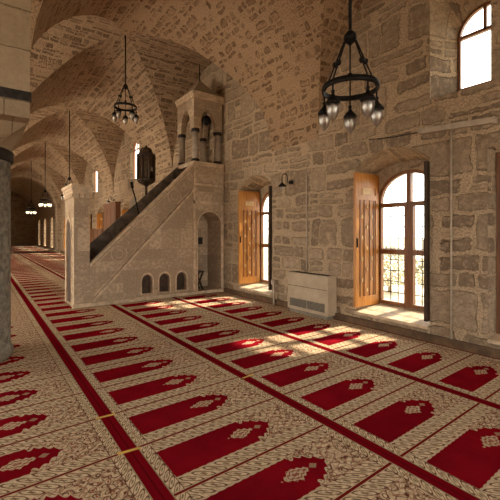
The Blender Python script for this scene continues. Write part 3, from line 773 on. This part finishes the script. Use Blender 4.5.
# ------------------------------------------------------------ chandeliers
def chandelier(x, y, zr, label, lit=False, rot=None):
    t = thing('chandelier', label, 'chandelier', (x, y, zr), 'iron chandeliers along the nave')
    zt = 6.0+wav(x, y)
    hub = zr+.46; R = .245
    MB().tube([(x, y, zt-.002), (x, y, hub)], .015, 8).build('rod', 'iron', t)
    MB().lathe([(.015, .07), (.035, .05), (.055, .02), (.060, -.01), (.045, -.035), (.02, -.055), (.01, -.07)], (x, y, hub), 14).build('hub', 'iron', t)
    b = MB(); b.lathe([(R-.008, -.024), (R+.006, -.025), (R+.010, 0), (R+.006, .025), (R-.008, .024)], (x, y, zr), 40)
    # open the ring: an annulus instead of a disc
    bmesh.ops.delete(b.bm, geom=[f for f in b.bm.faces if len(f.verts) > 4], context='FACES_ONLY')
    i0 = [(x+(R-.008)*math.cos(2*PI*k/40), y+(R-.008)*math.sin(2*PI*k/40), zr-.024) for k in range(40)]
    i1 = [(p[0], p[1], zr+.024) for p in i0]; b.ribbon(i0, i1, smooth=True)
    b.build('ring', 'iron', t)
    fa = math.atan2(-y, -x)                                # one gap faces the entrance side
    for k in range(5):
        a = fa+math.radians(36+72*k); ca, sa = math.cos(a), math.sin(a)
        p0 = Vector((x+.055*ca, y+.055*sa, hub-.02)); p1 = Vector((x+R*ca, y+R*sa, zr+.02))
        b = MB(); b.tube([p0, p1], .0075, 6)
        f = .45 if k % 2 else .60
        b.ball(p0.lerp(p1, f), .027)
        b.build('suspension_rod', 'iron', t)
        q = p1
        l = MB(); l.tube([(q.x, q.y, zr-.02), (q.x, q.y, zr-.11)], .008, 6)
        l.ball((q.x, q.y, zr-.085), .018)
        l.lathe([(.012, -.10), (.022, -.125), (.05, -.155), (.064, -.175), (.064, -.19), (.05, -.192)], (q.x, q.y, zr), 14)
        lamp = l.build('lamp', 'iron', t)
        MB().lathe([(.052, -.19), (.058, -.22), (.054, -.26), (.036, -.305), (.014, -.33), (.006, -.345)], (q.x, q.y, zr), 14).build('glass_globe', 'globe' if not lit else 'lit', lamp)
        if not lit: MB().lathe([(.014, -.195), (.022, -.225), (.022, -.25), (.010, -.27)], (q.x, q.y, zr), 10).build('bulb', 'bulb', lamp)
    return t
chandelier(XC, 2.08, 2.80, 'nearest black iron ring chandelier with five glass lamps, left of the high window')
chandelier(XC, 8.36, 4.37, 'black iron ring chandelier hanging high to the left of the minbar canopy')
chandelier(XC, 14.75, 3.02, 'black iron ring chandelier behind the minbar portal')
chandelier(XC, 20.9, 3.12, 'distant black iron chandelier with glowing lamps left of the portal', True)
chandelier(XC, 27.0, 3.0, 'farthest black iron chandelier with glowing lamps in front of the dark arch', True)

# ------------------------------------------------------------ things on the right wall
def wall_lamp(y, z, label):
    t = thing('wall_lamp', label, 'lamp', (W, y, z))
    MB().box(W-.045, W, y-.045, y+.045, z-.035, z+.035, bev=.01).build('wall_box', 'iron', t)
    pts = [(W-.04, y, z)]
    n = 10
    pts += [(W-.12, y+.0, z-.01)]
    for k in range(n+1):
        a = PI*k/n; pts.append((W-.19+.07*math.cos(a), y, z+.08+.07*math.sin(a)))
    pts.append((W-.26, y, z-.03))
    MB().tube(pts, .009, 8).build('gooseneck', 'iron', t)
    MB().lathe([(.012, -.02), (.03, -.045), (.075, -.085), (.08, -.10), (.06, -.098)], (W-.26, y, z), 14).build('shade', 'iron', t)
    MB().lathe([(.02, -.09), (.032, -.13), (.03, -.16), (.012, -.185)], (W-.26, y, z), 12).build('bulb', 'globe', t)
wall_lamp(5.22, 2.48, 'black gooseneck wall lamp between the first shuttered window and the heater')
wall_lamp(16.9, 2.95, 'small black wall lamp above the far tall bookcase')

t = thing('wall_heater', 'cream metal heater unit with a dark lower vent standing against the wall', 'heater', (4.83, 4.6, 0))
hx0, hx1, hy0, hy1 = 4.72, W-.002, 4.10, 5.10
MB().box(hx0, hx1, hy0, hy1, .06, .745, bev=.012).build('casing', 'unit', t)
for a0, a1 in ((hy0+.07, hy0+.485), (hy0+.50, hy0+.93)):
    b = MB(); b.box(hx0-.004, hx0+.004, a0, a1, .12, .27); v = b.build('vent', 'grille', t)
    b = MB()
    for k in range(7): b.box(hx0-.008, hx0-.003, a0, a1, .128+k*.02, .134+k*.02)
    b.build('louvre', 'slot', v)
MB().box(hx0-.005, hx0+.003, hy0+.02, hy1-.02, .50, .507).build('seam', 'slot', t)
b = MB(); 
for k in range(5): b.box(hx0+.05+k*.03, hx0+.062+k*.03, hy0+.06, hy1-.06, .744, .748)
b.build('top_outlet', 'slot', t)
MB().box(hx0+.02, hx1-.02, hy0+.04, hy1-.04, 0.0, .062).build('foot', 'grille', t)
b = MB(); b.tube([(W-.02, 4.80, .745), (W-.02, 4.80, 2.45), (W-.02, 4.79, 2.62)], .014, 8)
tag(b.build('conduit', 'pipe'), 'thin pale conduit running up the wall from the heater', 'pipe')
b = MB(); b.tube([(W-.02, 2.20, .105), (W-.02, 2.20, 2.835)], .014, 8)
tag(b.build('conduit', 'pipe'), 'pale vertical conduit on the wall right of the large window', 'pipe')
t = thing('floor_pipe', 'short pale pipe with a capped valve rising from the floor left of the heater', 'pipe', (W-.09, 5.66, 0))
MB().tube([(W-.09, 5.66, 0), (W-.09, 5.66, .42)], .022, 10).build('riser', 'pipe', t)
MB().box(W-.13, W-.04, 5.62, 5.71, .42, .52, bev=.01).build('valve', 'pipe', t)
b = MB(); b.prism([(1.68, 2.795), (2.62, 2.865), (2.62, 2.935), (1.68, 2.865)], 'x', W-.075, W)
tag(b.build('cable_trunking', 'pipe'), 'pale horizontal trunking bar on the wall below the high window', 'trunking')
b = MB(); b.tube([(W-.012, 2.62, 2.90), (W-.012, 3.0, 2.91), (W-.012, 3.45, 2.96)], .007, 6)
tag(b.build('cable', 'iron'), 'thin dark cable strung along the wall above the large window', 'cable')

# bookcase far along the wall
t = thing('bookcase', 'tall brown wooden bookcase against the wall past the minbar', 'bookcase', (W-.12, 17.0, 0))
MB().box(W-.22, W-.01, 16.0, 17.9, .0, 2.75, bev=.02).build('carcass', 'wood_dark', t)
MB().box(W-.25, W-.01, 15.95, 17.95, 2.72, 2.82, bev=.01).build('cornice', 'wood_dark', t)
for k in range(3):
    MB().box(W-.235, W-.22, 16.08+k*.60, 16.64+k*.60, .15, 2.6, bev=.005).build('door', 'wood_dark', t)
t = thing('low_cupboard', 'long low brown cupboard under the lit shutters past the bookcase', 'cupboard', (W-.12, 19.2, 0))
MB().box(W-.24, W-.05, 18.1, 20.3, .0, 1.66, bev=.01).build('carcass', 'wood_dark', t)
for k in range(3):
    MB().box(W-.255, W-.24, 18.16+k*.70, 18.80+k*.70, .1, 1.6, bev=.005).build('door', 'wood_dark', t)

# tapes on the carpet
for (x, y, r, lb) in ((.825, 2.48, -.12, 'small yellow tape strip on the long red stripe, nearer one'), (.825, 3.06, -.1, 'small yellow tape strip on the long red stripe, farther one'),
                      (2.24, 3.02, .1, 'small yellow tape strip on the middle red stripe')):
    m_ = Matrix.Translation((x, y, 0)) @ Matrix.Rotation(r, 4, 'Z')
    b = MB(); b.box(-.075, .075, -.012, .012, .0, .002, mat=m_); tag(b.build('floor_tape', 'tape'), lb, 'tape')

# ------------------------------------------------------------ outside planting seen through the windows
def shrub(x, y, h, label):
    t = thing('shrub', label, 'shrub', (x, y, -.25), 'shrubs outside the windows')
    b = MB(); rnd = random.Random(int(x*100+y*10))
    for k in range(1500):
        a = rnd.uniform(0, 2*PI); e = math.acos(rnd.uniform(-1, 1)); r = rnd.uniform(.55, 1.0)**.5
        p = Vector((x+h*.55*r*math.sin(e)*math.cos(a), y+h*.6*r*math.sin(e)*math.sin(a), -.25+h*.58+h*.46*r*math.cos(e)))
        n = Vector((rnd.gauss(0, 1), rnd.gauss(0, 1), rnd.gauss(0, 1))).normalized(); q = n.orthogonal().normalized()*rnd.uniform(.04, .07); w_ = n.cross(q)*.5
        vs = [b.bm.verts.new(p+v) for v in (q, w_, -q, -w_)]; b.bm.faces.new(vs)
    b.build('foliage', 'leaf', t)
    b = MB(); b.tube([(x, y, -.25), (x+.05, y, -.25+h*.5)], [.06, .03], 8); b.tube([(x+.02, y, 0), (x-.2, y+.2, h*.5)], [.035, .015], 6); b.build('stem', 'pipe', t)
for (x, y, h) in ((9.2, 4.2, 1.25), (9.6, 6.0, 1.3), (9.3, 7.5, 1.2), (9.8, 9.3, 1.4)):
    shrub(x, y, h, 'green shrub growing outside beyond the arched windows')

# unseen, added to block sun: tall tree whose crown shades the high window
t = thing('sun_blocker', 'added unseen leafy tree outside, shading the high window', 'sun_blocker', (11.6, .4, -.25))
MB().tube([(11.6, .4, -.25), (11.5, .5, 3), (11.2, .7, 6), (10.8, .85, 8.2)], [.22, .18, .13, .05], 10).build('trunk', 'darkwood', t)
for dx, dy, dz in ((-1.0, .7, 1.0), (.9, -.6, 1.2), (.2, 1.1, .9)):
    MB().tube([(11.2, .7, 6.4), (11.2+dx, .7+dy, 6.9+dz)], [.07, .02], 6).build('branch', 'darkwood', t)
b = MB(); rnd = random.Random(5)
for k in range(5200):
    a = rnd.uniform(0, 2*PI); e = math.acos(rnd.uniform(-1, 1)); r = rnd.uniform(0, 1)**.4
    p = Vector((10.7+1.5*r*math.sin(e)*math.cos(a), .95+1.6*r*math.sin(e)*math.sin(a), 8.25+1.35*r*math.cos(e)))
    n = Vector((rnd.gauss(0, 1), rnd.gauss(0, 1), rnd.gauss(0, 1))).normalized(); q = n.orthogonal().normalized()*rnd.uniform(.09, .14); w_ = n.cross(q)*.55
    b.bm.faces.new([b.bm.verts.new(p+v) for v in (q, w_, -q, -w_)])
b.build('foliage', 'leaf', t)
